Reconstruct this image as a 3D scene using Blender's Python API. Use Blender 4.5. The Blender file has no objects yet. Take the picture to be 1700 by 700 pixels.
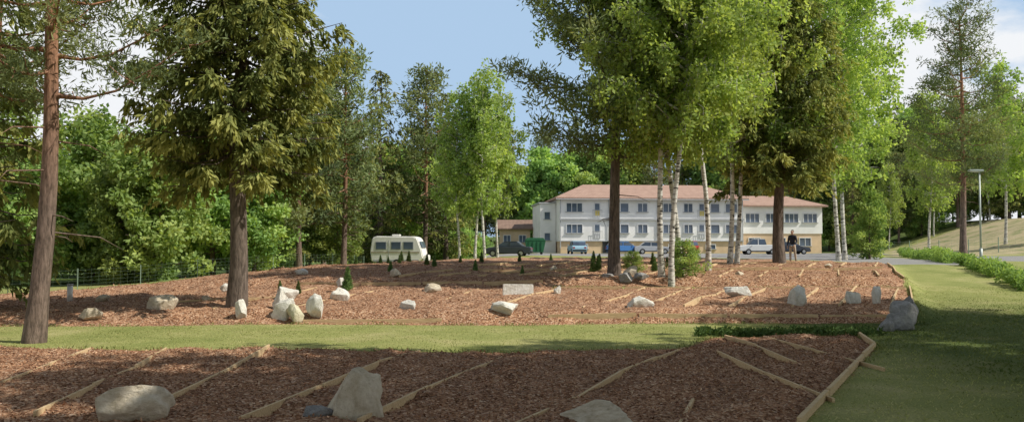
import bpy, math, random
import numpy as np
from mathutils import Vector, Matrix
rng=np.random.default_rng(7); random.seed(7)
S=bpy.context.scene
COL=S.collection
# ------------------------------------------------------------------ materials
def newmat(name):
    m=bpy.data.materials.new(name); m.use_nodes=True
    nt=m.node_tree; nt.nodes.clear()
    out=nt.nodes.new('ShaderNodeOutputMaterial')
    return m,nt,out
def N(nt,t,**k):
    n=nt.nodes.new(t)
    for a,b in k.items(): setattr(n,a,b)
    return n
def ramp(nt,fac,stops,interp='LINEAR'):
    r=N(nt,'ShaderNodeValToRGB'); r.color_ramp.interpolation=interp
    e=r.color_ramp.elements
    while len(e)<len(stops): e.new(0.5)
    for i,(p,c) in enumerate(stops):
        e[i].position=p; e[i].color=(c[0],c[1],c[2],1)
    nt.links.new(fac,r.inputs[0]); return r.outputs[0]
def noise(nt,scale,detail=4,vec=None,rough=0.6):
    n=N(nt,'ShaderNodeTexNoise'); n.inputs['Scale'].default_value=scale
    n.inputs['Detail'].default_value=detail; n.inputs['Roughness'].default_value=rough
    if vec is not None: nt.links.new(vec,n.inputs['Vector'])
    return n.outputs['Fac']
def objco(nt,scale=(1,1,1)):
    t=N(nt,'ShaderNodeTexCoord'); mp=N(nt,'ShaderNodeMapping'); mp.inputs['Scale'].default_value=scale
    nt.links.new(t.outputs['Object'],mp.inputs['Vector']); return mp.outputs[0]
def mixc(nt,f,a,b,mode='MIX'):
    m=N(nt,'ShaderNodeMix',data_type='RGBA',blend_type=mode)
    if isinstance(f,(int,float)): m.inputs[0].default_value=f
    else: nt.links.new(f,m.inputs[0])
    for i,v in ((6,a),(7,b)):
        if isinstance(v,tuple): m.inputs[i].default_value=(v[0],v[1],v[2],1)
        else: nt.links.new(v,m.inputs[i])
    return m.outputs[2]
def math_(nt,op,a,b=0.0,clamp=False):
    m=N(nt,'ShaderNodeMath',operation=op,use_clamp=clamp)
    for i,v in ((0,a),(1,b)):
        if isinstance(v,(int,float)): m.inputs[i].default_value=v
        else: nt.links.new(v,m.inputs[i])
    return m.outputs[0]
def attr(nt,name):
    return N(nt,'ShaderNodeAttribute',attribute_name=name).outputs['Fac']
def principled(nt,out,col,rough=0.8,bump=None,bstr=0.3,bdist=0.02,metal=0,spec=0.3):
    p=N(nt,'ShaderNodeBsdfPrincipled')
    if isinstance(col,tuple): p.inputs['Base Color'].default_value=(col[0],col[1],col[2],1)
    else: nt.links.new(col,p.inputs['Base Color'])
    p.inputs['Roughness'].default_value=rough; p.inputs['Metallic'].default_value=metal
    p.inputs['Specular IOR Level'].default_value=spec
    if bump is not None:
        b=N(nt,'ShaderNodeBump'); b.inputs['Strength'].default_value=bstr; b.inputs['Distance'].default_value=bdist
        nt.links.new(bump,b.inputs['Height']); nt.links.new(b.outputs[0],p.inputs['Normal'])
    nt.links.new(p.outputs[0],out.inputs[0]); return p
def simple(name,col,rough=0.7,var=0.15,scale=3.0,metal=0,spec=0.3):
    m,nt,out=newmat(name)
    c=tuple(col)
    f=noise(nt,scale,5,objco(nt))
    a=tuple(x*(1-var*2) for x in c); b=tuple(min(1,x*(1+var)) for x in c)
    cc=ramp(nt,f,[(0.3,a),(0.65,b)])
    principled(nt,out,cc,rough,f,0.15,0.01,metal,spec); return m
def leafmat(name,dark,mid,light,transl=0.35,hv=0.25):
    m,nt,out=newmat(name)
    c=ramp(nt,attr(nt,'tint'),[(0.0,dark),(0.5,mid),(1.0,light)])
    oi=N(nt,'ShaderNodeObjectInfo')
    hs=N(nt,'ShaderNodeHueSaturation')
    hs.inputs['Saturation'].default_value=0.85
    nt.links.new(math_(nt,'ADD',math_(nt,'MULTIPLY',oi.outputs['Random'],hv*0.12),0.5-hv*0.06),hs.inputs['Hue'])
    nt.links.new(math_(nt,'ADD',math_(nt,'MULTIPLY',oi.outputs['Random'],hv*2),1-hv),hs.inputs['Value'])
    nt.links.new(c,hs.inputs['Color']); c=hs.outputs[0]
    d=N(nt,'ShaderNodeBsdfDiffuse'); nt.links.new(c,d.inputs['Color'])
    t=N(nt,'ShaderNodeBsdfTranslucent')
    tc=mixc(nt,1.0,c,(1.25,1.2,0.55),'MULTIPLY'); nt.links.new(tc,t.inputs['Color'])
    mx=N(nt,'ShaderNodeMixShader'); mx.inputs[0].default_value=transl
    nt.links.new(d.outputs[0],mx.inputs[1]); nt.links.new(t.outputs[0],mx.inputs[2])
    nt.links.new(mx.outputs[0],out.inputs[0]); return m
def barkmat(name,low,high,z1,z2,vs=(6,6,1.2)):
    m,nt,out=newmat(name)
    co=objco(nt,vs); f=noise(nt,2.5,6,co,0.7)
    t=N(nt,'ShaderNodeTexCoord'); sp=N(nt,'ShaderNodeSeparateXYZ'); nt.links.new(t.outputs['Object'],sp.inputs[0])
    mr=N(nt,'ShaderNodeMapRange'); mr.inputs[1].default_value=z1; mr.inputs[2].default_value=z2
    nt.links.new(sp.outputs[2],mr.inputs[0])
    base=mixc(nt,mr.outputs[0],low,high)
    dk=ramp(nt,f,[(0.35,(0.35,0.33,0.3)),(0.62,(1.25,1.2,1.15))])
    principled(nt,out,mixc(nt,1.0,base,dk,'MULTIPLY'),0.9,f,0.9,0.05); return m
M={}
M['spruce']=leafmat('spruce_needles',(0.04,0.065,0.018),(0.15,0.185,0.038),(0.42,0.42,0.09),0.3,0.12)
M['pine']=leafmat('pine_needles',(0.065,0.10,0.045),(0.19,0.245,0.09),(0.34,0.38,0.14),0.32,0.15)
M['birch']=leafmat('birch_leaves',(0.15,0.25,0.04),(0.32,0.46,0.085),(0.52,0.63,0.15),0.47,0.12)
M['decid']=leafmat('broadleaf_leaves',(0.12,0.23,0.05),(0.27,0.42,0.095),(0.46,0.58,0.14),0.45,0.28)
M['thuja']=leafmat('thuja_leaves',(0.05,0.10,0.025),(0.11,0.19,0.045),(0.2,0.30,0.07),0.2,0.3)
M['pinebark']=barkmat('pine_bark',(0.19,0.145,0.12),(0.38,0.20,0.12),3.0,7.5)
M['darkbark']=barkmat('dark_bark',(0.16,0.13,0.11),(0.16,0.125,0.10),0,10)
def birchbark():
    m,nt,out=newmat('birch_bark')
    f=noise(nt,3.0,5,objco(nt,(1.2,1.2,5)),0.65)
    g=noise(nt,0.9,3,objco(nt,(1,1,1.2)))
    c=ramp(nt,f,[(0.40,(0.04,0.035,0.03)),(0.47,(0.58,0.56,0.51)),(0.7,(0.82,0.80,0.76))])
    d=ramp(nt,g,[(0.4,(0.75,0.72,0.66)),(0.6,(1,1,1))])
    principled(nt,out,mixc(nt,1.0,c,d,'MULTIPLY'),0.7,f,0.3,0.02); return m
M['birchbark']=birchbark()
# ------------------------------------------------------------------ mesh builder
def nrm(a): return a/np.maximum(np.linalg.norm(a,axis=-1,keepdims=True),1e-9)
class B:
    def __init__(s): s.V=[];s.F=[];s.Mi=[];s.T=[];s.n=0
    def add(s,V,F,m,t):
        V=np.asarray(V,float); F=np.asarray(F,int)
        s.V.append(V); s.F.append(F+s.n); s.Mi.append(np.full(len(F),m)); s.T.append(np.broadcast_to(t,(len(V),)).astype(float)); s.n+=len(V)
    def tube(s,pts,rad,sides=6,m=0):
        P=np.array(pts,float); R=np.array(rad,float); k=len(P)
        d=np.gradient(P,axis=0); d=nrm(d)
        up=np.where(np.abs(d[:,2:3])>0.9,np.array([[1.,0,0]]),np.array([[0,0,1.]]))
        a=nrm(np.cross(d,up)); b=np.cross(d,a)
        th=np.arange(sides)*2*np.pi/sides
        V=P[:,None]+R[:,None,None]*(a[:,None]*np.cos(th)[None,:,None]+b[:,None]*np.sin(th)[None,:,None])
        i=np.arange(k-1)[:,None]*sides; j=np.arange(sides)[None]; j2=(j+1)%sides
        F=np.stack([i+j,i+j2,i+sides+j2,i+sides+j],-1).reshape(-1,4)
        s.add(V.reshape(-1,3),F,m,0.5)
    def leaf(s,c,d,n,l,w,m,t):
        d=nrm(d); sd=nrm(np.cross(d,n)); l=np.reshape(l,(-1,1)); w=np.reshape(w,(-1,1))
        V=np.stack([c,c+d*l*.5+sd*w*.5,c+d*l,c+d*l*.5-sd*w*.5],1).reshape(-1,3)
        F=np.arange(len(c)*4).reshape(-1,4)
        s.add(V,F,m,np.repeat(np.clip(t,0,1),4))
    def mesh(s,name,mats,smooth0=True):
        V=np.concatenate(s.V);F=np.concatenate(s.F);Mi=np.concatenate(s.Mi);T=np.concatenate(s.T)
        me=bpy.data.meshes.new(name)
        me.vertices.add(len(V)); me.vertices.foreach_set('co',V.ravel())
        me.loops.add(F.size); me.loops.foreach_set('vertex_index',F.ravel().astype(np.int32))
        me.polygons.add(len(F)); me.polygons.foreach_set('loop_start',(np.arange(len(F))*4).astype(np.int32))
        me.polygons.foreach_set('material_index',Mi.astype(np.int32))
        me.polygons.foreach_set('use_smooth',(Mi==0) if smooth0 else np.zeros(len(F),bool))
        at=me.attributes.new('tint','FLOAT','POINT'); at.data.foreach_set('value',T.astype(np.float32))
        for m in mats: me.materials.append(m)
        me.update(calc_edges=True); return me
def place(name,me,loc,rot=(0,0,0),sc=(1,1,1),parent=None):
    o=bpy.data.objects.new(name,me); o.location=loc; o.rotation_euler=rot; o.scale=sc
    if parent: o.parent=parent
    COL.objects.link(o); return o
def empty(name,loc=(0,0,0),rot=(0,0,0)):
    o=bpy.data.objects.new(name,None); o.location=loc; o.rotation_euler=rot; o.empty_display_size=0.3; COL.objects.link(o); return o
U=lambda a,b,n=None: rng.uniform(a,b,n)
def rdir(n): return nrm(rng.normal(size=(n,3)))
def clumps(b,C,R,nper,l,w,m,tint,flat=0.75,droop=0.3,out=0.6):
    C=np.asarray(C); R=np.asarray(R); k=len(C)
    nn=np.maximum(3,(nper*(R/np.mean(R))**2).astype(int))
    idx=np.repeat(np.arange(k),nn); n=len(idx)
    q=rdir(n); r=U(0.25,1,n)**0.6
    off=q*(R[idx]*r)[:,None]; off[:,2]*=flat
    d=rdir(n)*1.0+q*0.6; d[:,2]-=droop
    nm=rdir(n)*0.8+q*out+np.array([0,0,0.4])
    t=np.asarray(tint)[idx]+U(-.2,.2,n)
    b.leaf(C[idx]+off,d,nm,l*U(.7,1.3,n),w*U(.7,1.3,n),m,t)
# ---- spruce
def spruce(name,H,R,z0,r0,nb,l,w,dens=1.0,bare=True):
    b=B(); zz=np.linspace(0,H,14)
    b.tube([(0.06*math.sin(z),0.05*math.cos(z*.7),z-0.3 if z==0 else z) for z in zz],[r0*(1.25 if z==0 else 1)*(1-z/H*.97) for z in zz],10)
    Cs=[];Ds=[];Ns=[];Ls=[];Ts=[]
    for i in range(nb):
        u=(i+U(0,1))/nb; u=u**1.1; z=z0+(H-z0)*u
        r=R*(1-u**1.7)**0.9*U(.55,1.15)+0.15
        if u<0.06: r*=0.8
        a=i*2.39996+U(-.4,.4); dr=0.55*(1-u)+(-0.35)*u; dr+=U(-.12,.12)
        dx=np.array([math.cos(a),math.sin(a),0]); sd=np.array([-dx[1],dx[0],0])
        f=lambda t: np.array([0,0,z])+dx*r*t+np.array([0,0,1])*(-dr*r*t+0.30*r*t**2.5)
        b.tube([f(t) for t in (0,.3,.6,1)],[.035+.012*r,.03,.02,.008],4)
        bt=U(.1,.85)
        k=max(4,int(r*8*dens)); ts=U(.12,1,k)**0.8
        for t in ts:
            p=f(t); ln=(0.34+0.42*r*0.35*(1-t*.6))*U(.7,1.4); s_=rng.choice([-1,1])
            td=dx*U(.2,.8)+sd*s_*U(.3,1.0)+np.array([0,0,-U(.45,1.5)*(1-u*.6)])
            td/=np.linalg.norm(td)
            mm=max(5,int(13*dens)); q=U(0,1,mm)
            pos=p+td*(q*ln)[:,None]+rng.normal(size=(mm,3))*.035
            dd=td*0.9+rdir(mm)*0.65+np.array([0,0,-.25])
            Cs.append(pos);Ds.append(dd);Ns.append(rdir(mm)+np.array([0,0,.8])+dx*.5)
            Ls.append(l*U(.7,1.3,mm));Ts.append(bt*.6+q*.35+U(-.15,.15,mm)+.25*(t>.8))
    C=np.concatenate(Cs);L=np.concatenate(Ls)
    b.leaf(C,np.concatenate(Ds),np.concatenate(Ns),L,L*w/l,1,np.concatenate(Ts))
    return b.mesh(name,[M['darkbark'],M['spruce']])
# ---- pine
def pine(name,H,R,z0,r0,nb,l,w,nper=60,lean=(0,0),cr=0.55,stubs=8,shape=1.5,bark='pinebark'):
    b=B(); zz=np.linspace(0,H,14)
    tr=lambda z: np.array([lean[0]*z/H+0.12*math.sin(z*.45),lean[1]*z/H+.1*math.sin(z*.37+1),z])
    b.tube([tr(z)-np.array([0,0,.3 if z==0 else 0]) for z in zz],[r0*(1.3 if z==0 else 1)*(1-z/H*.85) for z in zz],11)
    for i in range(stubs):
        z=U(z0*.45,z0); a=U(0,6.28); q=U(.4,1.2); p=tr(z)
        b.tube([p,p+np.array([math.cos(a)*q,math.sin(a)*q,-.1*q]),p+np.array([math.cos(a+.2)*q*1.5,math.sin(a+.2)*q*1.5,-.35*q])],[.022,.014,.004],4)
    C=[];RR=[];T=[]
    for i in range(nb):
        u=(i+U(0,1))/nb; z=z0+(H-z0)*u
        r=R*(1-u**shape)**.7*U(.55,1.15)*(0.75+.25*min(1,u*5))+.3
        a=i*2.4+U(-.5,.5); dx=np.array([math.cos(a),math.sin(a),0]); up=U(-.15,.35)+u*.5
        f=lambda t: tr(z)+dx*r*t+np.array([0,0,1])*(up*r*t-.12*r*math.sin(t*4))
        b.tube([f(t) for t in (0,.25,.5,.75,1)],[.04+.012*r,.038,.03,.02,.01],5)
        bt=U(.2,.8)
        for j in range(max(3,int(r*3.6))):
            t=U(.3,1.08); p=f(t); o=rdir(1)[0]*U(.2,.85)*np.array([1,1,.6]); e=p+o+np.array([0,0,.05])
            b.tube([p,(p+e)/2-np.array([0,0,.04]),e],[.018,.012,.006],3)
            C.append(e);RR.append(cr*U(.6,1.25));T.append(bt+U(-.15,.15))
    clumps(b,C,RR,nper,l,w,1,T,flat=.6,droop=-.35,out=.3)
    return b.mesh(name,[M[bark],M['pine']])
# ---- birch
def birch(name,H,R,z0,r0,nb,l,w,nper=26,bark='birchbark',leafm='birch',wob=.2,asc=0.9,hang=1.0):
    b=B(); zz=np.linspace(0,H,16); ph=U(0,6)
    tr=lambda z: np.array([wob*(math.sin(z*.4+ph)-math.sin(ph)),wob*.8*(math.sin(z*.33+ph*2)-math.sin(ph*2)),z])
    b.tube([tr(z)-np.array([0,0,.3 if z==0 else 0]) for z in zz],[r0*(1.35 if z==0 else 1)*(1-z/H*.92) for z in zz],10)
    C=[];RR=[];T=[]
    for i in range(nb):
        u=(i+U(0,1))/nb; z=z0+(H-z0)*u
        r=R*(math.sin(min(1,(u*.82+.18))*math.pi)**.6)*U(.5,1.15)+.25
        a=i*2.4+U(-.5,.5); dx=np.array([math.cos(a),math.sin(a),0]); up=asc*U(.6,1.2)
        f=lambda t: tr(z)+dx*r*t+np.array([0,0,1])*(up*r*(t-.55*t*t))
        b.tube([f(t) for t in (0,.3,.6,1)],[.03+.01*r,.028,.018,.006],4)
        bt=U(.2,.8)
        for j in range(max(3,int(r*5))):
            t=U(.25,1.08); p=f(t)+rdir(1)[0]*U(.1,.55)
            ln=U(.3,1.1)*hang; k=int(ln*4)+1
            e=p+np.array([U(-.15,.15),U(-.15,.15),-ln])
            b.tube([f(min(t,1)),p,e],[.012,.009,.004],3)
            for q in range(k):
                C.append(p+(e-p)*(q+.3)/k+rng.normal(size=3)*.05); RR.append(U(.16,.34)); T.append(bt+U(-.2,.2))
    clumps(b,C,RR,nper,l,w,1,T,flat=1.0,droop=.5,out=.35)
    return b.mesh(name,[M[bark],M[leafm]])
# ---- broadleaf tree/bush
def decid(name,H,R,z0,nb,l,w,nper=40,cr=.5,leafm='decid',r0=.16):
    b=B(); zz=np.linspace(0,H*.9,8)
    b.tube([(.1*math.sin(z*.6),.1*math.sin(z*.5+2),z-(.3 if z==0 else 0)) for z in zz],[r0*(1-z/H) for z in zz],7)
    C=[];RR=[];T=[]
    for i in range(nb):
        u=(i+U(0,1))/nb; z=z0+(H-z0)*u*.98
        r=R*(max(0.02,1-(abs(u-.35)/.66)**2.2))**.6*U(.5,1.1)
        a=i*2.4+U(-.6,.6); dx=np.array([math.cos(a),math.sin(a),0]); up=U(.1,.7)
        f=lambda t: np.array([0,0,z])+dx*r*t+np.array([0,0,1])*(up*r*.5*(t-.4*t*t))
        b.tube([f(t) for t in (0,.5,1)],[.04,.025,.008],4)
        bt=U(.15,.85)
        for j in range(max(2,int(r*3.2))):
            t=U(.3,1.1); C.append(f(t)+rdir(1)[0]*U(.1,.5)); RR.append(cr*U(.5,1.3)); T.append(bt+U(-.2,.2))
    clumps(b,C,RR,nper,l,w,1,T,flat=.8,droop=.2,out=.6)
    return b.mesh(name,[M['darkbark'],M[leafm]])
# ------------------------------------------------------------------ terrain
def ss(a,b,x):
    t=np.clip((x-a)/(b-a),0,1); return t*t*(3-2*t)
def vn(x,y,s=0):
    xi=np.floor(x);yi=np.floor(y);fx=x-xi;fy=y-yi;fx=fx*fx*(3-2*fx);fy=fy*fy*(3-2*fy)
    h=lambda a,b:(np.sin(a*127.1+b*311.7+s*74.7)*43758.5453)%1
    return (h(xi,yi)*(1-fx)+h(xi+1,yi)*fx)*(1-fy)+(h(xi,yi+1)*(1-fx)+h(xi+1,yi+1)*fx)*fy
def sdf(poly,x,y):
    d=np.full(x.shape,1e9); ins=np.zeros(x.shape,bool); n=len(poly)
    for i in range(n):
        ax,ay=poly[i]; bx,by=poly[(i+1)%n]; ex,ey=bx-ax,by-ay; wx,wy=x-ax,y-ay
        t=np.clip((wx*ex+wy*ey)/(ex*ex+ey*ey),0,1)
        d=np.minimum(d,np.hypot(wx-ex*t,wy-ey*t))
        c=((ay<=y)!=(by<=y))
        xi=ax+(y-ay)/(ey if ey!=0 else 1e-9)*ex
        ins^=c&(x<xi)
    return np.where(ins,d,-d)
bedA=[(-22,18.9),(-8.9,19.1),(-1.9,18.5),(3.7,19.2),(4.9,21.6),(8.5,22.0),(8.0,19.6),(3.6,11.2),(1.2,6),(-22,6)]
bedB=[(-34,24.3),(-12,24.9),(-4,25.3),(11.6,25.5),(14.6,33),(19.3,46),(18,49),(12,64),(-4,64),(-9,54),(-12.5,43),(-20,33.5),(-34,32)]
strip=[(1.5,32.7),(14.0,32.5),(14.1,33.3),(1.5,33.4)]
strip2=[(-3,36.2),(4,36.0),(4,36.5),(-3,36.7)]
roadP=[(19.8,47.5),(25.5,48.5),(28,60),(31,80),(46,108),(46,113.5),(-4,113.5),(-4,92),(10,78),(18,64)]
road2=[(30,56),(80,45),(80,64),(35,75)]
dryP=[(33,78),(90,68),(90,135),(50,118)]
def mulch(x,y):
    m=np.maximum(sdf(bedA,x,y),sdf(bedB,x,y)); return np.minimum(m,-np.maximum(sdf(strip,x,y),sdf(strip2,x,y)))
def lush_shade(x,y): return ss(5.5,10,x+.35*(12-y)*(y<12))*(1-ss(24,34,y))  # right lawn's shade put into the grass colour; blades also grow longer here
def H0(x,y):
    x=np.asarray(x,float);y=np.asarray(y,float)
    bed=np.interp(y,[0,25.5,26.1,32.3,33.4,33.9,39.7,40.3,45.5,60,115,900],[0,0,.32,.66,.70,.98,1.08,1.22,1.33,1.37,1.4,1.4])
    lawn=np.interp(y,[0,20,30,38,47,60,115,900],[0,0,.28,.72,1.25,1.36,1.4,1.4])
    ex=np.interp(y,[20,25.5,33,46,60],[11.2,11.6,14.6,19.3,19.3])
    w=ss(ex-.05,ex+.9,x); z=bed*(1-w)+lawn*w
    lo=np.interp(y,[45,65],[-22,-14]); f=.3+.7*ss(0,1,(x-lo)/16.); z=z*f
    lo=np.interp(y,[60,110],[28,47]); z=z+ss(0,1,(x-lo)/24)*ss(66,112,y)*5
    z=z+ss(130,400,y)*6
    return z
def Hf(x,y):
    x=np.asarray(x,float);y=np.asarray(y,float)
    z=H0(x,y); m=mulch(x,y); mm=ss(0,.4,m)
    z=z+(vn(x*.5,y*.5,1)-.5)*.06
    z=z+mm*((vn(x*1.3,y*1.3,2)-.3)*.14+(vn(x*4,y*4,3)-.5)*.07+(vn(x*9,y*9,4)-.5)*.04+.03)
    return z
def hz(x,y): return float(Hf(np.array([x]),np.array([y]))[0])
def axis(parts):
    o=[]
    for a,b,s in parts: o+=list(np.arange(a,b,s))
    return np.array(o)
gx=axis([(-700,-200,50),(-200,-60,7),(-60,-24,1.2),(-24,24,.16),(24,60,1.0),(60,200,7),(200,701,50)])
gy=axis([(-60,0,4),(0,9,.6),(9,36,.14),(36,66,.3),(66,130,1.2),(130,250,8),(250,900,50)])
X,Y=np.meshgrid(gx,gy); Z=Hf(X,Y); nx,ny=len(gx),len(gy)
b=B()
idx=(np.arange(ny-1)[:,None]*nx+np.arange(nx-1)[None]).reshape(-1)
b.add(np.stack([X.ravel(),Y.ravel(),Z.ravel()],1),np.stack([idx,idx+1,idx+nx+1,idx+nx],1),0,.5)
def groundmat():
    m,nt,out=newmat('ground_surface')
    g=N(nt,'ShaderNodeNewGeometry').outputs['Position']
    edge=math_(nt,'MULTIPLY',math_(nt,'SUBTRACT',noise(nt,3.0,5,g,.7),.5),.35)
    def mask(a,soft=.03,k=1.0):
        return math_(nt,'ADD',math_(nt,'DIVIDE',math_(nt,'ADD',attr(nt,a),math_(nt,'MULTIPLY',edge,k)),soft*2),.5,True)
    # grass
    n1=noise(nt,.45,5,g,.65); n2=noise(nt,30,3,g,.7)
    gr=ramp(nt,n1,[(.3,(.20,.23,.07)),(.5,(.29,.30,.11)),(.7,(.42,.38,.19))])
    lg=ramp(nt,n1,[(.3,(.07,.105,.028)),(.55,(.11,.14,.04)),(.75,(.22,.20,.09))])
    gr=mixc(nt,attr(nt,'lush_shade'),gr,lg)  # darker, greener ramp paints the shade on the near right lawn
    gr=mixc(nt,1.0,gr,ramp(nt,n2,[(.3,(.6,.62,.55)),(.7,(1.25,1.24,1.15))]),'MULTIPLY')
    # mulch
    v=N(nt,'ShaderNodeTexVoronoi'); v.inputs['Scale'].default_value=30; nt.links.new(g,v.inputs['Vector'])
    sep=N(nt,'ShaderNodeSeparateColor'); nt.links.new(v.outputs['Color'],sep.inputs[0])
    mc=ramp(nt,sep.outputs[0],[(.0,(.12,.055,.03)),(.4,(.30,.155,.088)),(.75,(.44,.26,.155)),(1.0,(.58,.42,.30))])
    n3=noise(nt,1.1,6,g,.7)
    mc=mixc(nt,1.0,mc,ramp(nt,n3,[(.3,(.6,.57,.56)),(.5,(1,.98,.96)),(.72,(1.3,1.3,1.25))]),'MULTIPLY')
    # asphalt / gravel
    rc=ramp(nt,noise(nt,20,5,g,.8),[(.3,(.20,.195,.19)),(.7,(.33,.32,.31))])
    dc=ramp(nt,noise(nt,.5,6,g,.7),[(.35,(.18,.21,.08)),(.5,(.36,.31,.18)),(.7,(.46,.37,.24))])
    # forest floor
    fc=ramp(nt,n1,[(.3,(.07,.11,.03)),(.7,(.15,.20,.055))])
    c=mixc(nt,mask('forest',.8,2),gr,fc)
    c=mixc(nt,mask('dry',.6,4),c,dc)
    c=mixc(nt,mask('road',.1,.5),c,rc)
    mk=mask('mulch',.03,1.0)
    c=mixc(nt,mk,c,mc)
    bh=math_(nt,'ADD',math_(nt,'MULTIPLY',v.outputs['Distance'],.6),noise(nt,9,6,g,.75))
    principled(nt,out,c,.95,bh,.6,.04,0,.15)
    return m
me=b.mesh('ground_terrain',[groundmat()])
def addattr(me,name,v):
    a=me.attributes.new(name,'FLOAT','POINT'); a.data.foreach_set('value',np.clip(v,-50,50).ravel().astype(np.float32))
addattr(me,'mulch',mulch(X,Y)); addattr(me,'road',np.maximum(sdf(roadP,X,Y),sdf(road2,X,Y))); addattr(me,'dry',sdf(dryP,X,Y)); addattr(me,'lush_shade',lush_shade(X,Y))
forP=[(-300,38),(-24,38),(-14,50),(-11,72),(-5,76),(-5,118),(-2,128),(300,128),(300,800),(-300,800)]
addattr(me,'forest',sdf(forP,X,Y))
place('ground',me,(0,0,0))
# ------------------------------------------------------------------ chips and grass
def attrmat(name,stops,rough=.85,tr=0):
    m,nt,out=newmat(name); c=ramp(nt,attr(nt,'tint'),stops)
    d=N(nt,'ShaderNodeBsdfDiffuse'); nt.links.new(c,d.inputs[0])
    if tr:
        t=N(nt,'ShaderNodeBsdfTranslucent'); mx=N(nt,'ShaderNodeMixShader'); mx.inputs[0].default_value=tr
        nt.links.new(c,t.inputs[0]); nt.links.new(d.outputs[0],mx.inputs[1]); nt.links.new(t.outputs[0],mx.inputs[2]); nt.links.new(mx.outputs[0],out.inputs[0])
    else: nt.links.new(d.outputs[0],out.inputs[0])
    return m
chipm=attrmat('bark_chip',[(0,(.09,.04,.022)),(.45,(.31,.16,.09)),(.8,(.48,.29,.175)),(1,(.66,.49,.35))])
def scatter(n,x0,x1,y0,y1,test):
    x=U(x0,x1,n);y=U(y0,y1,n);k=test(x,y)&(np.abs(x)<y*.64+1.5); return x[k],y[k]
b=B()
for (n,x0,x1,y0,y1,l) in ((170000,-14,9,10,22.2,.045),(80000,-20,20,24.5,46,.07)):
    x,y=scatter(n,x0,x1,y0,y1,lambda a,c:mulch(a,c)>-.06)
    z=Hf(x,y)+U(.0,.015,len(x)); d=rdir(len(x)); d[:,2]*=.3
    nn=rdir(len(x))*.45+np.array([0,0,1]); L=l*U(.5,1.5,len(x))
    b.leaf(np.stack([x,y,z],1),d,nn,L,L*U(.3,.7,len(x)),0,rng.beta(2,2.2,len(x)))
place('bark_mulch',b.mesh('bark_mulch',[chipm],False),(0,0,0))
grassm=attrmat('grass_blade',[(0,(.07,.11,.028)),(.35,(.17,.20,.06)),(.62,(.40,.41,.15)),(1,(.60,.55,.29))],tr=.4)
b=B()
x,y=scatter(200000,-17,24,10,36,lambda a,c:mulch(a,c)<.04)
d=rdir(len(x))*1.2; d[:,2]=.7; L=U(.015,.045,len(x))*(1+.5*vn(x*.8,y*.8,9))*(1+.5*lush_shade(x,y))
b.leaf(np.stack([x,y,Hf(x,y)-.005],1),d,rdir(len(x))*np.array([1,1,.2]),L,L*.24+.003,0,.15+rng.beta(2,2,len(x))*.45+.3*vn(x*.7,y*.7,11)+.2*vn(x*2.1,y*2.1,12)-.42*lush_shade(x,y))  # last tint term darkens blades with the painted lawn shade
# ragged longer tufts along bed borders
x,y=scatter(180000,-15,20,17,36,lambda a,c:(np.abs(mulch(a,c)+.08)<.14)&(vn(a*1.5,c*1.5,5)>.45))
d=rdir(len(x))*.7; d[:,2]=1; L=U(.05,.12,len(x))
b.leaf(np.stack([x,y,Hf(x,y)],1),d,rdir(len(x))*np.array([1,1,.2]),L,L*.15,0,.1+rng.beta(2,3,len(x))*.8)
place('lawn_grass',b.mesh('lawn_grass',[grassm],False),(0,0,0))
# weed patch by the front bed corner
b=B()
C=np.array([(U(4.6,9.2),U(21.9,23.0),0) for _ in range(200)]); C[:,2]=Hf(C[:,0],C[:,1])+.03
clumps(b,C,U(.06,.15,200),36,.09,.05,0,U(.0,.5,200),flat=1.0,droop=-.5,out=.3)
place('ground_cover_plants',b.mesh('ground_cover_plants',[M['thuja']],False),(0,0,0))
# ------------------------------------------------------------------ basic primitives
def boxmesh(name,sx,sy,sz,bev=0.0):
    import bmesh
    bm=bmesh.new(); bmesh.ops.create_cube(bm,size=1)
    bmesh.ops.scale(bm,vec=(sx,sy,sz),verts=bm.verts)
    if bev: bmesh.ops.bevel(bm,geom=bm.edges[:],offset=bev,segments=2,affect='EDGES')
    me=bpy.data.meshes.new(name); bm.to_mesh(me); bm.free(); return me
def box(name,c,s,mat,parent=None,bev=0,rot=(0,0,0)):
    me=boxmesh(name,*s,bev=bev); me.materials.append(mat); return place(name,me,c,rot,parent=parent)
def cyl(name,c,r,h,mat,parent=None,rot=(0,0,0),seg=20,r2=None):
    import bmesh
    bm=bmesh.new(); bmesh.ops.create_cone(bm,cap_ends=True,segments=seg,radius1=r,radius2=r if r2 is None else r2,depth=h)
    me=bpy.data.meshes.new(name); bm.to_mesh(me); bm.free(); me.materials.append(mat)
    for p in me.polygons: p.use_smooth=len(p.vertices)==4
    return place(name,me,c,rot,parent=parent)
def prism(name,prof,depth,mat,parent=None,loc=(0,0,0),bev=0,rot=(0,0,0)):
    import bmesh
    bm=bmesh.new(); vs=[bm.verts.new((p[0],-depth/2,p[1])) for p in prof]; f=bm.faces.new(vs)
    r=bmesh.ops.extrude_face_region(bm,geom=[f]); bmesh.ops.translate(bm,vec=(0,depth,0),verts=[v for v in r['geom'] if isinstance(v,bmesh.types.BMVert)])
    bmesh.ops.recalc_face_normals(bm,faces=bm.faces)
    if bev: bmesh.ops.bevel(bm,geom=bm.edges[:],offset=bev,segments=3,affect='EDGES')
    me=bpy.data.meshes.new(name); bm.to_mesh(me); bm.free(); me.materials.append(mat)
    return place(name,me,loc,rot,parent=parent)
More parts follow.
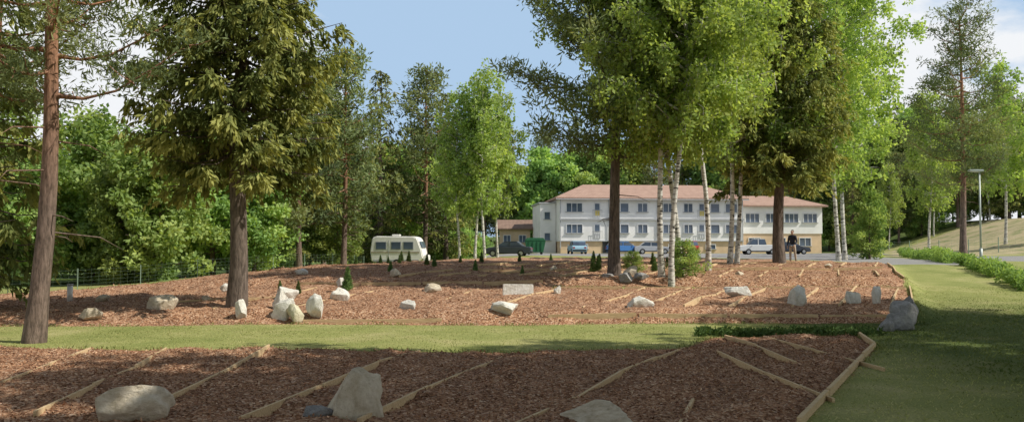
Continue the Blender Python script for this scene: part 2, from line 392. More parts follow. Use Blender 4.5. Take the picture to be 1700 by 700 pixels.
# ------------------------------------------------------------------ timber edging boards
woodm,nt,out=newmat('edging_timber')
f=noise(nt,4,6,objco(nt,(1,8,8)),.7)
principled(nt,out,ramp(nt,f,[(.3,(.40,.27,.14)),(.6,(.64,.48,.28)),(.8,(.74,.60,.40))]),.8,f,.4,.01)
def board(a,c,h=.09,w=.045,up=.05,name='timber_edging'):
    L=math.hypot(c[0]-a[0],c[1]-a[1]); n=max(1,round(L/2.4)); bb=B(); ang=math.atan2(c[1]-a[1],c[0]-a[0])
    nx_,ny_=-math.sin(ang),math.cos(ang)
    for i in range(n):
        t0=i/n+.004; t1=(i+1)/n-.004
        p=[np.array([a[0]+(c[0]-a[0])*t,a[1]+(c[1]-a[1])*t]) for t in (t0,t1)]
        zz=[hz(*q)+up+U(-.012,.012) for q in p]; j=U(-.01,.01)
        V=[]
        for q,z in zip(p,zz):
            for s_,k in ((-1,0),(1,0),(1,1),(-1,1)):
                V.append((q[0]+nx_*(w/2*s_+j),q[1]+ny_*(w/2*s_+j),z-(h+.08)*(1-k)))
        bb.add(V,[(0,1,2,3),(7,6,5,4),(0,4,5,1),(1,5,6,2),(2,6,7,3),(3,7,4,0)],0,.5)
    return place(name,bb.mesh(name,[woodm],False),(0,0,0))
for a,c in [((-8.9,18.9),(-7.8,13.3)),((-7.2,18.6),(-6.1,11.4)),((-5.0,18.4),(-4.9,12.6)),((-1.9,18.4),(-3.35,11)),
            ((.05,18.4),(-1.9,11)),((3.7,19.1),(0,10.9)),((4.05,17.6),(4.55,12.6)),((6.0,21.3),(6.6,15.8)),((2.55,12.6),(2.0,10.8)),((5.1,21.4),(5.2,16.3)),
            ((-10.8,18.7),(-9.6,12.5))]:
    board(a,c,w=.04,up=.055)
board((8.05,19.8),(3.5,10.9),h=.2,w=.06,up=.12); board((8.55,22.0),(8.05,19.85),h=.2,w=.06,up=.12)
for i in range(15):
    x=-9+i*1.45+U(-.25,.25)
    if x>1: board((x+2.4,32.0),(x-.3,26.4),up=.06,w=.05)
    elif i%2==0: board((x+1.8,31.8),(x-.2,26.7),up=.05,w=.05)
for i in range(13):
    x=-5+i*1.55; board((x+2.4,39.4),(x+.6,34.4),up=.07,w=.055); board((x+5.0,45.2),(x+3.0,40.7),up=.07,w=.06)
board((-6,25.5),(-2,25.6),up=.07,h=.15); board((1,25.7),(11.5,25.75),up=.07,h=.2)
board((1.5,32.5),(14.3,32.3),up=.08); board((-3,36.0),(4,35.9),up=.06); board((11.75,26),(14.75,33),up=.12,h=.25); board((15,34),(19.2,45.5),up=.1,h=.2)
board((-11,28.2),(-7,29.0),up=.05); board((-2,39.7),(16.7,39.9),up=.10,h=.2,w=.07); board((6,45.6),(18.8,45.4),up=.08,w=.08); board((-8,33.4),(1.2,33.6),up=.10,h=.15,w=.06)
# ------------------------------------------------------------------ rocks
def stonemat(name,a,b_,c):
    m,nt,out=newmat(name); co=objco(nt); f=noise(nt,5,8,co,.7); g=noise(nt,1.4,4,co)
    col=mixc(nt,ramp(nt,g,[(.35,(0,0,0)),(.65,(1,1,1))]),ramp(nt,f,[(.3,a),(.7,b_)]),ramp(nt,f,[(.35,b_),(.7,c)]))
    principled(nt,out,col,.9,f,1.0,.06); return m
st=[stonemat('granite_tan',(.42,.34,.23),(.64,.55,.41),(.76,.69,.57)),
    stonemat('limestone_pale',(.55,.52,.44),(.76,.73,.65),(.86,.84,.78)),
    stonemat('granite_grey',(.18,.18,.18),(.33,.32,.31),(.46,.45,.43)),
    stonemat('sandstone_yellow',(.46,.42,.27),(.66,.62,.44),(.76,.72,.56))]
def rock(x,y,w,h,dp=None,mat=0,seed=0,blocky=0.5,name='boulder'):
    import bmesh
    r=np.random.default_rng(seed+100); bm=bmesh.new(); bmesh.ops.create_icosphere(bm,subdivisions=5 if y<15 else 4,radius=1)
    P=np.array([v.co for v in bm.verts])
    if seed==0:
        for n in ([0.1,-.1,1],[1,.1,.12],[-1,.1,.1],[0,-1,.25],[.6,-.7,.5]):
            n=np.array(n)/np.linalg.norm(n); q=P@n; P-=np.maximum(q-.62,0)[:,None]*n*.95
    for i in range(16 if seed else 4):
        n=r.normal(size=3); n/=np.linalg.norm(n); d=r.uniform(.45,.75); q=P@n; P-=np.maximum(q-d,0)[:,None]*n*.97
    P*=1.25
    P+=P*(.16*(vn(P[:,0]*2.5+seed,P[:,1]*2.5+P[:,2]*2,seed)-.5)+.08*(vn(P[:,0]*6+seed,P[:,2]*6+P[:,1]*5,seed+3)-.5)+.04*(vn(P[:,0]*15+seed,P[:,2]*15+P[:,1]*13,seed+5)-.5))[:,None]
    for v,p in zip(bm.verts,P): v.co=p
    me=bpy.data.meshes.new(name); bm.to_mesh(me); bm.free(); me.materials.append(st[mat])
    for p in me.polygons: p.use_smooth=True
    sc=(w*.62,(dp or w)*.55,h*.72)
    return place(name,me,(x,y,hz(x,y)+h*.33),(U(-.12,.12),U(-.12,.12),r.uniform(-.5,.5)),sc)
R_=[(-2.02,11.55,.62,.66,.5,0),(-4.85,11.2,.74,.42,.6,0),(1.12,11.25,.8,.22,.5,0),(-2.5,11.35,.36,.16,.3,2),
 (-10.5,27,.82,.5,.6,0),(-12.1,25.6,.65,.3,.5,0),(-7.8,25.7,.36,.6,.3,1),(-6.6,25.8,.66,.62,.5,1),(-6.15,25.5,.45,.5,.4,3),(-5.65,25.8,.5,.66,.4,1),(-7.2,28.4,.65,.4,.5,1),
 (-6.9,26.6,.4,.5,.4,1),(-5.5,28.6,.5,.42,.4,1),(-3.1,26.8,.4,.3,.3,1),(-.3,26.1,.85,.36,.6,1),(-2.8,31.3,.65,.25,.5,0),(3.8,26.5,.55,.42,.5,1),(7.5,29.2,.8,.36,.5,1),
 (8.6,27,.55,.5,.5,1),(10.3,27,.42,.42,.4,1),(11.1,27.1,.26,.62,.3,1),(10.35,24.0,.8,.5,.7,2),(10.8,24.8,.7,.6,.6,2),(9.9,23.5,.4,.3,.4,2),(11.2,25.3,.6,.7,.5,2),
 (4.3,33.8,.6,.3,.5,2),(4.9,33.9,.55,.28,.5,2),(4.6,34.4,.5,.4,.4,0),(3.7,34.3,.35,.2,.4,2),(-10,31.5,.4,.3,.4,1),(-6.2,32.5,.35,.3,.3,1),
 (1.6,30.8,.2,.3,.2,1),(-4.5,34.5,.35,.25,.3,0),(9.2,36,.3,.2,.3,0),(-9.8,28.5,.25,.2,.3,0),(14.6,41,.35,.2,.3,0),(1.8,38.5,.3,.2,.3,0),(-8.5,36,.4,.25,.3,1),(-13.6,29.5,.4,.25,.3,0)]
for i,(x,y,w,h,dp,mt) in enumerate(R_): rock(x,y,w,h,dp,mt,i)
# upright stone slab
sl=box('stone_slab',(.2,29.6,hz(.2,29.6)+.15),(1.02,.16,.46),st[1],bev=.02,rot=(-.12,.01,.04))
# ------------------------------------------------------------------ shrubs
b=B()
C=[];RR=[]
for i in range(90):
    u=U(0,1); a=U(0,6.28); r=.17*(1-u)**.7*U(.6,1); C.append((math.cos(a)*r,math.sin(a)*r,.05+u*.95)); RR.append(.09*(1.1-u*.7))
b.tube([(0,0,-.1),(0,0,.9)],[.015,.004],5)
clumps(b,C,RR,34,.09,.025,1,U(.2,.9,90),flat=1.3,droop=-.9,out=.4)
th=b.mesh('thuja_shrub',[M['darkbark'],M['thuja']])
SH=[(-5.75,31,.8),(-7.3,30.4,.42),(-5.2,38,.5),(-8.2,31.5,.35)]+[(U(-9,8.5),U(36,52),U(.3,.65)) for _ in range(26)]
for x,y,h in SH: place('thuja_shrub',th,(x,y,hz(x,y)),(0,U(-.05,.05),U(0,6)),(h*1.05,h*1.05,h))
# ------------------------------------------------------------------ trees
def T(name,me,x,y,s=1,r=None,tilt=(0,0),parent=None,sz=None):
    return place(name,me,(x,y,hz(x,y)-.03),(tilt[0],tilt[1],U(0,6.28) if r is None else r),(s,s,sz or s),parent)
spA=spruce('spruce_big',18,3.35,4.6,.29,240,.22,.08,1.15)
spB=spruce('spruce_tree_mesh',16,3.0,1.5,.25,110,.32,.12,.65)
piA=pine('pine_near',16,2.9,5.4,.225,32,.20,.04,85,lean=(.55,0),cr=.5)
piB=pine('pine_mid',17,3.6,4.8,.23,44,.28,.07,48,cr=.62,shape=2.0)
piD=pine('pine_dark',17,3.9,4.8,.24,46,.28,.07,48,cr=.62,shape=2.0,bark='darkbark')
piC=pine('pine_far',16,3.0,3.0,.22,46,.38,.13,28,cr=.7,shape=1.6,stubs=12)
biA=birch('birch_near',17,3.7,4.6,.12,66,.17,.12,11)
biB=birch('birch_near2',16,3.3,5.2,.11,58,.17,.12,11,wob=.3)
biC=birch('birch_far',15,2.3,4.0,.12,42,.27,.18,6)
biS=birch('birch_sparse',17,3.6,4.8,.13,30,.20,.15,9)
deA=decid('broadleaf_a',9,2.6,.7,60,.24,.17,38,.5)
deB=decid('broadleaf_b',8,2.3,.4,52,.24,.17,38,.45)
deC=decid('broadleaf_far',14,3.8,2,60,.45,.32,34,.8)
buA=decid('bush',2.4,1.4,.1,34,.12,.08,60,.3,r0=.05)
# foreground / left
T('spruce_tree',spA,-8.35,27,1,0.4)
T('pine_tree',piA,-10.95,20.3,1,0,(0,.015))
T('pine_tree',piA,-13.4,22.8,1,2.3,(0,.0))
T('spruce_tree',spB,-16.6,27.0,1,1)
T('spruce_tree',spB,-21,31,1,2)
# central group
T('pine_tree',piD,4.1,35,1,1.2)
T('birch_tree',biA,5.75,34.2,1,.3,(0,-.07))
T('birch_tree',biB,5.95,33.2,1.02,1.9,(0,.01))
T('birch_tree',biA,6.7,35.2,1,3.5,(0,.05))
T('birch_tree',biB,8.6,39,1.1,5.2,(0,.03))
T('birch_tree',biA,10.9,44.5,1.1,2.2,(0,-.05))
T('birch_tree',biB,11.5,45.5,1.1,.8,(0,.03))
T('spruce_tree',spA,13.7,45.5,1.05,2.8)
T('birch_tree',biA,20.6,56,1.2,4.4)
T('birch_tree',biC,22.5,60,1.25,4.4)
T('round_bush',deB,24.6,61,.62,2.1,sz=.60)
T('bush',buA,6.6,34.3,.55,.5)
T('bush',buA,4.9,36.3,.35,.9)
# right
T('pine_tree',piB,38.2,75,1.24,.7)
T('birch_tree',biC,50,90,1.25,1.1); T('birch_tree',biC,54,86,1.1,2.1); T('birch_tree',biC,46,98,1.2,3.1)
# mid background
for k,x,y,s in (('p',-12,50,.78),('p',-10.0,53,.82),('s',-14.5,60,.9),('s',-11.6,78,1.08),('p',-7.9,81,1.12),('s',-6.3,84,1.0),('p',-14,66,.9)):
    T('pine_tree' if k=='p' else 'spruce_tree',piC if k=='p' else spB,x,y,s)
for x,y,s in ((-4.3,73,.9),(-3.1,74,.95),(-2.2,72,1.0),(-1.2,75,.9)): T('birch_tree',biC,x,y,s,sz=s*1.05)
# out-of-frame trees to the right of and behind the viewpoint: they shade the foreground
for k,x,y,s,r in ((biS,8.6,9.0,1.15,1.),(biS,10.4,11.3,1.2,3.),(piB,12.8,8.6,1.2,.5),(biB,12.4,16.2,.85,2.6),(biA,14.6,12.6,1.1,4.),(biS,11.0,5.0,1.2,5.),
                  (biB,18.5,12.5,1.15,1.),(biS,17,8.5,1.2,.4),(biS,22.5,17.0,1.1,2),(biA,24.0,22.0,1.1,3),(biA,22.5,12.8,1.15,1),
                  (piB,-4,-6,1.2,1),(biA,2,-7,1.2,1),(piB,7,-4,1.2,2),(biA,-9,-4,1.2,2),(piB,-14,1,1.1,3),(biA,-18,7,1.2,3)):
    T('birch_tree' if k in (biA,biB,biS) else 'pine_tree',k,x,y,s,r)
# distant forest masses
fo=empty('distant_forest')
def F(k,x,y,s): place('forest_tree',k,(x,y,hz(x,y)-.1),(0,0,U(0,6.28)),(s*U(.95,1.1),s*U(.95,1.1),s),fo)
for x in np.arange(-40,-12,1.9):
    F(random.choice([deA,deB]),x+U(-.5,.5),41+(x+12)*-.15+U(-1,2.5)+max(0,x+18)*.9,U(.75,1.05))
for x in np.arange(-48,-9,2.6): F(random.choice([deA,deB,deA,biC]),x+U(-1,1),53+U(-2,3)+max(0,x+18)*.6,U(.85,1.1) if x<-17 else U(.6,.8))
for x in np.arange(-70,-6,3.8): F(random.choice([deC,biC,deC]),x+U(-1,1),88+U(-4,4),U(.65,.85))
for x in np.arange(-90,-10,5): F(random.choice([deC,spB,piC]),x+U(-1,1),112+U(-5,5),U(.8,1.0))
for x in np.arange(-14,-3.6,1.7): F(buA,x,88+U(-2,2),U(1.0,1.6))
for x in np.arange(-30,110,4.4): F(random.choice([deC,spB,deC,piC,deC]),x+U(-1,1),142+U(-5,5),U(1.0,1.4))
for x in np.arange(-30,130,6): F(random.choice([deC,spB,spB,piC]),x+U(-1,1),165+U(-5,5),U(1.3,1.6))
for x in np.arange(47,100,3.8): F(random.choice([deC,spB,piC,biC]),x+U(-1,1),122+U(-4,6),U(.75,1.1))
for x in np.arange(44,115,2.6): F(random.choice([deA,deB]),x+U(-1,1),129+U(-2,2),U(.6,.9))
# hedge on the right
he=B()
C=[];RR=[];TT=[]
for i in range(520):
    t=U(0,1)**1.3; x=19.0+t*14+U(-.5,.5); y=31+t*44
    gap=vn(np.array([t*22]),np.array([1.]),3)[0]
    if gap<.36: continue
    hh=(.05+.65*gap)*U(.2,1)*(1+t*.4); C.append((x,y,hz(x,y)+hh)); RR.append(U(.12,.34)); TT.append(.1+.7*gap*U(.5,1.2))
clumps(he,C,RR,80,.12,.07,0,TT,flat=.9,droop=-.1,out=.5)
place('hedge',he.mesh('hedge',[M['decid']],False),(0,0,0))
# ------------------------------------------------------------------ buildings
white=simple('white_cladding',(.80,.79,.77),.7,.05,.6); cream=simple('peach_plaster',(.66,.49,.33),.85,.08,.8)
glass=simple('window_glass',(.09,.12,.17),.12,.3,.5,0,.6); frame=simple('window_frame',(.7,.7,.7),.5,.03)
grey=simple('grey_trim',(.42,.43,.44),.6,.08); yellow=simple('yellow_panel',(.62,.50,.14),.6,.05); dark=simple('dark_opening',(.04,.04,.045),.8,.1)
def tilemat(name,a,c):
    m,nt,out=newmat(name); co=objco(nt)
    w=N(nt,'ShaderNodeTexWave',wave_type='BANDS',bands_direction='X'); w.inputs['Scale'].default_value=1.6; nt.links.new(co,w.inputs['Vector'])
    f=noise(nt,1.2,6,co,.7); col=ramp(nt,f,[(.3,a),(.7,c)])
    principled(nt,out,mixc(nt,1.0,col,ramp(nt,w.outputs['Fac'],[(0,(.8,.8,.8)),(.6,(1,1,1))]),'MULTIPLY'),.85,w.outputs['Fac'],.4,.05); return m
tile=tilemat('roof_tiles',(.33,.21,.16),(.45,.30,.23)); tile2=tilemat('roof_tiles_brown',(.20,.13,.10),(.30,.20,.15))
def hiproof(name,x0,x1,y0,y1,ze,zr,mat,parent,hipl=True,hipr=True,ov=.6,th_=.18):
    x0-=ov;x1+=ov;y0-=ov;y1+=ov; hl=(y1-y0)/2*.75 if hipl else 0; hr=(y1-y0)/2*.75 if hipr else 0; ym=(y0+y1)/2
    v=[(x0,y0,ze),(x1,y0,ze),(x1,y1,ze),(x0,y1,ze),(x0,y0,ze+th_),(x1,y0,ze+th_),(x1,y1,ze+th_),(x0,y1,ze+th_),(x0+hl,ym,zr),(x1-hr,ym,zr)]
    f=[(3,2,1,0),(0,1,5,4),(1,2,6,5),(2,3,7,6),(3,0,4,7),(4,5,9,8),(6,7,8,9),(5,6,9),(7,4,8)]
    me=bpy.data.meshes.new(name); me.from_pydata(v,[],f); me.update(); me.materials.append(mat); return place(name,me,(0,0,0),parent=parent)
bd=empty('apartment_building',(6.2,115,1.4),(0,0,math.radians(5)))
def window(x,z,w,h,y=0,mull=1,par=None):
    par=par or bd
    box('window_glass',(x,y-.02,z),(w,.05,h),glass,par)
    t=.09
    box('window_frame_top',(x,y-.06,z+h/2),(w+t,.12,t),frame,par); box('window_sill',(x,y-.09,z-h/2-.02),(w+.3,.18,.08),grey,par)
    for sx in (-1,1): box('window_frame_side',(x+sx*w/2,y-.055,z),(t,.11,h-t),frame,par)
    for i in range(mull): box('window_mullion',(x-w/2+w*(i+1)/(mull+1),y-.05,z),(.07,.08,h-t),frame,par)
# local coords: x along facade (0..36), facade at y=0, z from ground
box('wall_main',(12.2,5.5,4.3),(24.4,11,5.5),white,bd); box('basement_main',(12.2,5.55,.75),(24.2,10.9,1.6),cream,bd)
box('floor_band',(12.2,-.12,4.42),(24.5,.3,.22),grey,bd); box('base_band',(12.2,-.05,1.6),(24.5,.14,.12),grey,bd)
hiproof('roof_main',0,24.4,0,11,7.05,9.3,tile,bd)
box('gutter',(12.2,-.68,7.0),(25.6,.12,.12),grey,bd)
for zc in (3.2,5.95):
    for x,w,mu in ((1.9,2.1,2),(8.5,1.1,0),(10.9,1.3,1),(14.0,2.1,2),(17.0,1.2,1),(20.6,1.2,0),(22.8,1.6,1)):
        window(x,zc,w,1.15,0,mu)
    for x in (4.9,18.8):
        box('balcony_door',(x,-.03,zc-.3),(.9,.08,1.9),frame,bd); box('balcony_door_glass',(x,-.08,zc+.05),(.6,.04,.9),glass,bd)
        if zc>5: box('door_panel',(x,-.09,zc-.75),(.6,.04,.6),yellow,bd)
        box('french_rail',(x,-.2,zc-.35),(1.3,.04,.06),grey,bd)
        for sx in (-.6,-.3,0,.3,.6): box('rail_bar',(x+sx,-.2,zc-.83),(.035,.035,.9),grey,bd)
for x in (0.06,6.4,12.9,24.3): box('downpipe',(x,-.12,3.8),(.1,.1,6.3),grey,bd)
for x in (3,9,15,20): window(x,.85,1.3,.6,.1,1)
box('entrance_door',(6.2,.07,.85),(1.2,.1,1.9),dark,bd)
# left wing
box('wing_left_wall',(-1.1,8,3.3),(2.1,9,6.6),white,bd); box('wing_left_roof',(-1.1,8,6.68),(2.5,9.4,.16),grey,bd); window(-1.2,5.0,.8,1.0,3.5,0)
window(-1.2,2.2,.8,1.0,3.5,0)
# right block
box('wall_right',(30.2,6,4.4),(11.4,9,3.6),white,bd); box('basement_right',(30.2,6.05,1.3),(11.2,8.9,2.7),cream,bd)
hiproof('roof_right',24.6,35.9,1.5,10.5,6.2,7.9,tile,bd,False,True)
for x in (26.2,29.0,31.6,34.2): window(x,4.7,1.9,1.2,1.5,2)
for x in (26.5,30,33.5): window(x,1.5,1.6,1.1,1.6,1)
# small house far
sh=empty('small_house',(.4,127,1.5))
box('house_wall',(0,3,1.6),(4.4,6,3.4),cream,sh); hiproof('house_roof',-2.2,2.2,0,6,3.2,4.7,tile2,sh,False,False)
window(-1.1,1.9,1,1,0,1,sh); window(1.1,1.9,1,1,0,1,sh)
# ------------------------------------------------------------------ vehicles
rub=simple('tyre_rubber',(.025,.025,.025),.8,.1); chrome=simple('hub_metal',(.5,.5,.5),.35,.05,3,.8)
def paint(name,c): return simple(name,c,.3,.02,1,0,.5)
pw=paint('paint_white',(.75,.75,.74)); pb=paint('paint_blue',(.05,.17,.42)); pd=paint('paint_dark',(.05,.06,.08)); pr=paint('paint_red',(.4,.04,.03)); ps=paint('paint_silver',(.45,.47,.5)); plb=paint('paint_light_blue',(.35,.55,.66))
lampm=simple('lamp_lens',(.6,.6,.55),.2,.02); redl=simple('tail_lens',(.35,.02,.02),.2,.02)
def wheel(par,x,y,r=.32,w=.2):
    cyl('tyre',(x,y,r),r,w,rub,par,(math.pi/2,0,0),24); cyl('hub',(x,y+(w/2+.01)*(1 if y>0 else -1),r),r*.58,.03,chrome,par,(math.pi/2,0,0),14)
def car(name,x,y,rz,mat,kind='sedan'):
    e=empty(name,(x,y,hz(x,y)),(0,0,rz))
    if kind=='hatch':
        body=[(-1.95,.25),(1.95,.25),(2.0,.6),(1.9,.82),(1.0,.95),(-1.9,1.0),(-2.0,.7)]; cab=[(-1.9,.96),(1.05,.93),(.35,1.42),(-1.55,1.46)]
    elif kind=='pickup':
        body=[(-2.4,.4),(2.4,.4),(2.45,.75),(2.3,1.0),(1.2,1.1),(-2.4,1.1)]; cab=[(-.7,1.08),(1.3,1.08),(.7,1.72),(-.5,1.75)]
    else:
        body=[(-2.2,.28),(2.15,.28),(2.22,.6),(2.1,.8),(1.05,.93),(-1.5,.97),(-2.2,.9),(-2.25,.6)]; cab=[(-1.55,.95),(1.1,.92),(.35,1.38),(-.95,1.42)]
    prism('body',body,1.72,mat,e,bev=.06)
    prism('cabin_glass',cab,1.5,glass,e,bev=.05)
    rf=[(cab[3][0]+.02,cab[3][1]-.03),(cab[2][0]-.02,cab[2][1]-.03),(cab[2][0]-.1,cab[2][1]+.03),(cab[3][0]+.1,cab[3][1]+.03)]
    prism('roof',rf,1.46,mat,e)
    mx=(cab[0][0]+cab[1][0])/2
    for s in (-1,1):
        box('pillar',(mx-.05,s*.76,(cab[0][1]+cab[2][1])/2),(.09,.03,cab[2][1]-cab[0][1]),mat,e)
        box('sill',(0,s*.865,.34),(2.2,.03,.1),rub,e); box('mirror',(cab[1][0]-.3,s*.93,1.0),(.12,.14,.1),mat,e,bev=.02)
        box('headlamp',(body[2][0]-.06,s*.62,.68),(.12,.32,.14),lampm,e,bev=.02); box('tail_lamp',(body[-1][0]+.06,s*.66,.74),(.14,.26,.16),redl,e,bev=.02)
        for wx in (-1.3,1.35): wheel(e,wx,s*.80)
    box('front_bumper',(body[1][0]+.03,0,.42),(.14,1.6,.18),rub,e,bev=.03); box('rear_bumper',(body[0][0]-.03,0,.42),(.14,1.6,.18),rub,e,bev=.03)
car('parked_car',-.35,84,math.radians(172),pd)
car('parked_car',7.6,104,math.radians(95),plb,'hatch'); car('parked_car',13.2,105,math.radians(20),pb,'hatch'); car('parked_car',20.2,103,math.radians(100),pr,'hatch')
car('pickup_truck',27.8,100,math.radians(178),pw,'pickup'); car('parked_car',16.6,105,math.radians(0),ps)
car('parked_car',32.5,104,math.radians(5),pd)
# caravan
cv=empty('caravan',(-8.65,68,hz(-8.65,68)+.02),(0,0,math.radians(-6)))
cw=simple('caravan_shell',(.78,.77,.73),.45,.05,1.5)
prism('body',[(-1.9,.42),(1.75,.42),(2.05,.75),(1.95,1.3),(1.6,2.2),(1.3,2.32),(-1.55,2.36),(-1.85,2.2),(-2.0,1.2)],2.0,cw,cv,bev=.07)
for x,w in ((-1.15,.75),(.0,.7),(.95,.7)):
    box('side_window',(x,-1.015,1.62),(w,.04,.52),glass,cv,bev=.015); box('window_surround',(x,-1.0,1.62),(w+.1,.03,.62),grey,cv)
box('front_window',(1.86,0,1.7),(.05,1.5,.5),glass,cv,rot=(0,-.37,0)); box('trim_stripe',(-.05,-1.01,1.12),(3.7,.03,.09),simple('caravan_stripe',(.35,.3,.2),.5),cv)
box('door_seam',(-.55,-1.012,1.25),(.03,.03,1.5),grey,cv); box('lower_skirt',(0,-1.01,.5),(3.5,.03,.14),grey,cv)
box('roof_vent',(-.2,0,2.42),(.6,.5,.12),cw,cv,bev=.03); wheel(cv,.05,-.93,.3); wheel(cv,.05,.93,.3)
for s in (-1,1): box('drawbar_beam',(2.45,s*.25,.45),(1.1,.07,.09),grey,cv,rot=(0,0,-s*.4))
cyl('jockey_wheel_post',(2.75,0,.4),.03,.7,chrome,cv); cyl('jockey_wheel',(2.75,0,.1),.1,.07,rub,cv,(math.pi/2,0,0)); box('gas_locker',(2.15,0,.7),(.4,.9,.45),cw,cv,bev=.05)
# green waste container
gc=empty('waste_container',(2.6,100,hz(2.6,100))); gm=simple('green_steel',(.03,.14,.06),.6,.1)
prism('hull',[(-.9,.25),(.9,.25),(1.15,1.5),(-1.15,1.5)],1.8,gm,gc,bev=.02)
for x in (-.7,-.25,.25,.7): box('rib',(x,-.93,.88),(.08,.07,1.2),gm,gc)
prism('lid',[(-1.2,1.5),(1.2,1.5),(.9,1.85),(-.9,1.85)],1.86,gm,gc,bev=.04)
for sx in (-1,1):
    for sy in (-1,1): cyl('castor',(sx*.7,sy*.7,.13),.13,.08,rub,gc,(math.pi/2,0,0),14)
# ------------------------------------------------------------------ lamp post, fences, bollard
metal=simple('galvanised_steel',(.42,.46,.44),.5,.08,3,.3)
lp=empty('street_lamp',(26.5,50.2,hz(26.5,50.2)))
cyl('base_sleeve',(0,0,.4),.085,.9,metal,lp); cyl('pole',(0,0,2.6),.06,5.2,metal,lp,r2=.045)
cyl('arm',(-.15,0,5.2),.03,.5,metal,lp,(0,math.pi/2,0)); box('lamp_head',(-.2,0,5.25),(.85,.3,.12),metal,lp,bev=.04); box('lamp_lens',(-.25,0,5.18),(.5,.2,.03),lampm,lp)
fg=simple('fence_green',(.24,.33,.25),.6,.1)
def fence(name,pts,h,sp,nw,cross=.25,k_=1.0):
    bb=B()
    for (ax,ay),(bx,by) in zip(pts[:-1],pts[1:]):
        L=math.hypot(bx-ax,by-ay); n=int(L/sp)+1; xs=np.linspace(ax,bx,n+1); ys=np.linspace(ay,by,n+1); zs=[hz(p,q) for p,q in zip(xs,ys)]
        for p,q,z in zip(xs,ys,zs): bb.tube([(p,q,z-.2),(p,q,z+h)],[.018*k_,.018*k_],6)
        for k in range(nw):
            t=(k+.5)/nw; bb.tube([(p,q,z+h*t) for p,q,z in zip(xs,ys,zs)],[.002*k_]*len(xs),3)
        m=int(L/cross)
        for k in range(m):
            t=(k+.5)/m; p=ax+(bx-ax)*t; q=ay+(by-ay)*t; z=np.interp(t,np.linspace(0,1,n+1),zs)
            bb.tube([(p,q,z+.03),(p,q,z+h)],[.002*k_,.002*k_],3)
    return place(name,bb.mesh(name,[fg]),(0,0,0))
fence('wire_fence',[(-32,34.5),(-20,35.3),(-14.5,41),(-10.5,52),(-10,60)],.9,3,6,.3)
fence('wire_fence',[(34,82),(52,80),(78,78)],1.4,3,6,.5,2.2)
bo=empty('marker_post',(-14.9,30,hz(-14.9,30))); cyl('post',(0,0,.25),.09,.56,pw,bo); cyl('cap',(0,0,.55),.10,.05,grey,bo)
# ------------------------------------------------------------------ person
def person(name,x,y,rz,shirt,trouser):
    e=empty(name,(x,y,hz(x,y)),(0,0,rz))
    skin=simple('skin',(.48,.30,.22),.6,.05); hair=simple('hair',(.07,.045,.03),.7,.1); shoe=simple('shoe',(.05,.04,.035),.7)
    def sk(nm,V,E,R,mat,root=0,sub=2):
        me=bpy.data.meshes.new(nm); me.from_pydata(V,E,[]); me.update(); o=place(nm,me,(0,0,0),parent=e)
        m=o.modifiers.new('s','SKIN'); m.use_smooth_shade=True
        for v,r in zip(me.skin_vertices[0].data,R): v.radius=r if isinstance(r,tuple) else (r,r)
        me.skin_vertices[0].data[root].use_root=True
        o.modifiers.new('u','SUBSURF').levels=sub; o.modifiers[-1].render_levels=sub; me.materials.append(mat); return o
    V=[(0,0,.95),(0,0,1.10),(0,-.01,1.28),(0,0,1.42),(-.17,0,1.40),(.17,0,1.40),(-.24,.02,1.13),(.25,-.03,1.13),(-.22,-.14,.92),(.2,-.2,.98),(0,0,1.50)]
    sk('jacket',V,[(0,1),(1,2),(2,3),(3,4),(3,5),(4,6),(5,7),(6,8),(7,9),(3,10)],[(.15,.11),(.145,.10),(.17,.115),(.12,.09),.07,.07,.052,.052,.042,.042,.06],shirt)
    V=[(0,0,.97),(-.09,0,.88),(.09,0,.88),(-.11,-.03,.5),(.12,.05,.5),(-.12,0,.09),(.13,.14,.09)]
    sk('trousers',V,[(0,1),(0,2),(1,3),(2,4),(3,5),(4,6)],[(.14,.105),.095,.095,.068,.068,.055,.055],trouser)
    for s,yy in ((-.12,0),(.13,.14)): sk('shoe',[(s,yy+.05,.05),(s,yy-.06,.05),(s,yy-.17,.04)],[(0,1),(1,2)],[.045,.05,.038],shoe)
    sk('head',[(0,0,1.47),(0,-.01,1.56),(0,-.02,1.64),(0,-.01,1.72)],[(0,1),(1,2),(2,3)],[.05,(.065,.075),(.078,.09),(.055,.065)],skin)
    sk('hair',[(0,.03,1.60),(0,.025,1.70),(0,0,1.76)],[(0,1),(1,2)],[.07,.085,.06],hair)
    sk('nose',[(0,-.09,1.65),(0,-.125,1.62)],[(0,1)],[.012,.014],skin)
    for s in (-1,1):
        box('eye',(s*.032,-.098,1.655),(.02,.012,.012),hair,e); box('ear',(s*.082,0,1.64),(.02,.04,.06),skin,e,bev=.008)
    box('mouth',(0,-.092,1.585),(.045,.012,.01),simple('lips',(.35,.14,.12),.5),e)
    for s,(hx,hy,hzz) in ((-1,(-.22,-.16,.88)),(1,(.2,-.23,.94))):
        V=[(hx,hy+.01,hzz+.03),(hx,hy-.01,hzz-.04)];E=[(0,1)];R=[(.026,.03),(.022,.038)]
        sk('palm',V,E,R,skin)
        for k in range(4):
            fy=hy-.03+k*.02; L=(.07,.08,.075,.06)[k]
            sk('finger',[(hx,fy,hzz-.05),(hx-s*.006,fy,hzz-.05-L*.5),(hx-s*.022,fy,hzz-.05-L)],[(0,1),(1,2)],[.009,.0085,.007],skin,0,1)
        sk('thumb',[(hx,hy-.03,hzz-.01),(hx-s*.01,hy-.058,hzz-.035),(hx-s*.015,hy-.065,hzz-.065)],[(0,1),(1,2)],[.011,.01,.008],skin,0,1)
person('person',15.0,47.5,math.radians(-40),simple('navy_jacket',(.03,.035,.05),.85),simple('light_trousers',(.42,.36,.28),.85))
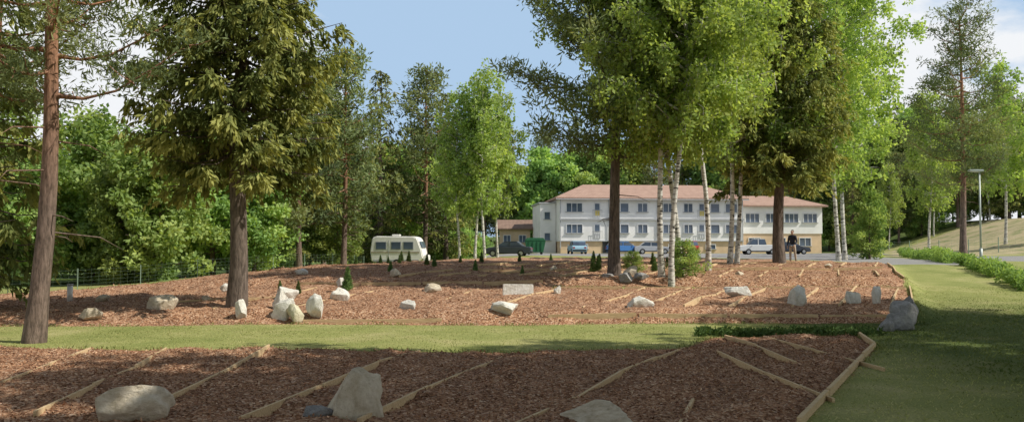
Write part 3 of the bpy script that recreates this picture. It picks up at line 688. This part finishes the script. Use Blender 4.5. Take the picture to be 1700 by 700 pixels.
# ------------------------------------------------------------------ light and sky
az=math.atan2(.965,-.26); el=math.radians(47)
sd=Vector((math.sin(az)*math.cos(el),math.cos(az)*math.cos(el),math.sin(el)))
L=bpy.data.lights.new('sun','SUN'); L.energy=5.0; L.angle=math.radians(.5); L.color=(1,.95,.85)
lo=bpy.data.objects.new('sun',L); lo.rotation_euler=(-sd).to_track_quat('-Z','Y').to_euler(); COL.objects.link(lo)
W=bpy.data.worlds.new('World'); S.world=W; W.use_nodes=True; nt=W.node_tree; nt.nodes.clear()
out=N(nt,'ShaderNodeOutputWorld'); bg=N(nt,'ShaderNodeBackground'); bg.inputs[1].default_value=.10
sky=N(nt,'ShaderNodeTexSky',sky_type='NISHITA'); sky.sun_disc=False; sky.sun_elevation=el; sky.sun_rotation=az; sky.air_density=1.0; sky.dust_density=.6; sky.ozone_density=1.5
tc=N(nt,'ShaderNodeTexCoord'); mp=N(nt,'ShaderNodeMapping'); mp.inputs['Scale'].default_value=(1,1,2.2); mp.inputs['Location'].default_value=(.3,0,.15)
nt.links.new(tc.outputs['Generated'],mp.inputs['Vector'])
cn=noise(nt,3.2,8,mp.outputs[0],.58)
sx=N(nt,'ShaderNodeSeparateXYZ'); nt.links.new(tc.outputs['Generated'],sx.inputs[0])
ax=math_(nt,'ABSOLUTE',math_(nt,'ADD',sx.outputs[0],-.02))
bias=math_(nt,'MINIMUM',math_(nt,'MULTIPLY',math_(nt,'SUBTRACT',ax,.2),1.0),.17)
low=N(nt,'ShaderNodeMapRange'); low.inputs[1].default_value=.34; low.inputs[2].default_value=.62; low.inputs[3].default_value=1; low.inputs[4].default_value=0
nt.links.new(sx.outputs[2],low.inputs[0])
cf=math_(nt,'ADD',cn,bias); cm=ramp(nt,cf,[(.48,(.16,.16,.16)),(.59,(1,1,1))])
cmf=math_(nt,'MULTIPLY',cm,math_(nt,'ADD',math_(nt,'MULTIPLY',low.outputs[0],.75),.25))
blue=mixc(nt,math_(nt,'MULTIPLY',low.outputs[0],.9),sky.outputs[0],(3.5,5.6,8.2))
cc=mixc(nt,cmf,blue,(9.0,9.2,9.5))
nt.links.new(cc,bg.inputs[0]); nt.links.new(bg.outputs[0],out.inputs[0])
S.view_settings.view_transform='Standard'; S.view_settings.look='None'; S.view_settings.exposure=0
# ------------------------------------------------------------------ camera
c=bpy.data.cameras.new('camera'); c.sensor_width=36; c.lens=31.2; c.clip_end=3000; c.clip_start=.1
co=bpy.data.objects.new('camera',c); co.location=(0,0,2.2); co.rotation_euler=(math.radians(90+2.33),0,0); COL.objects.link(co); S.camera=co
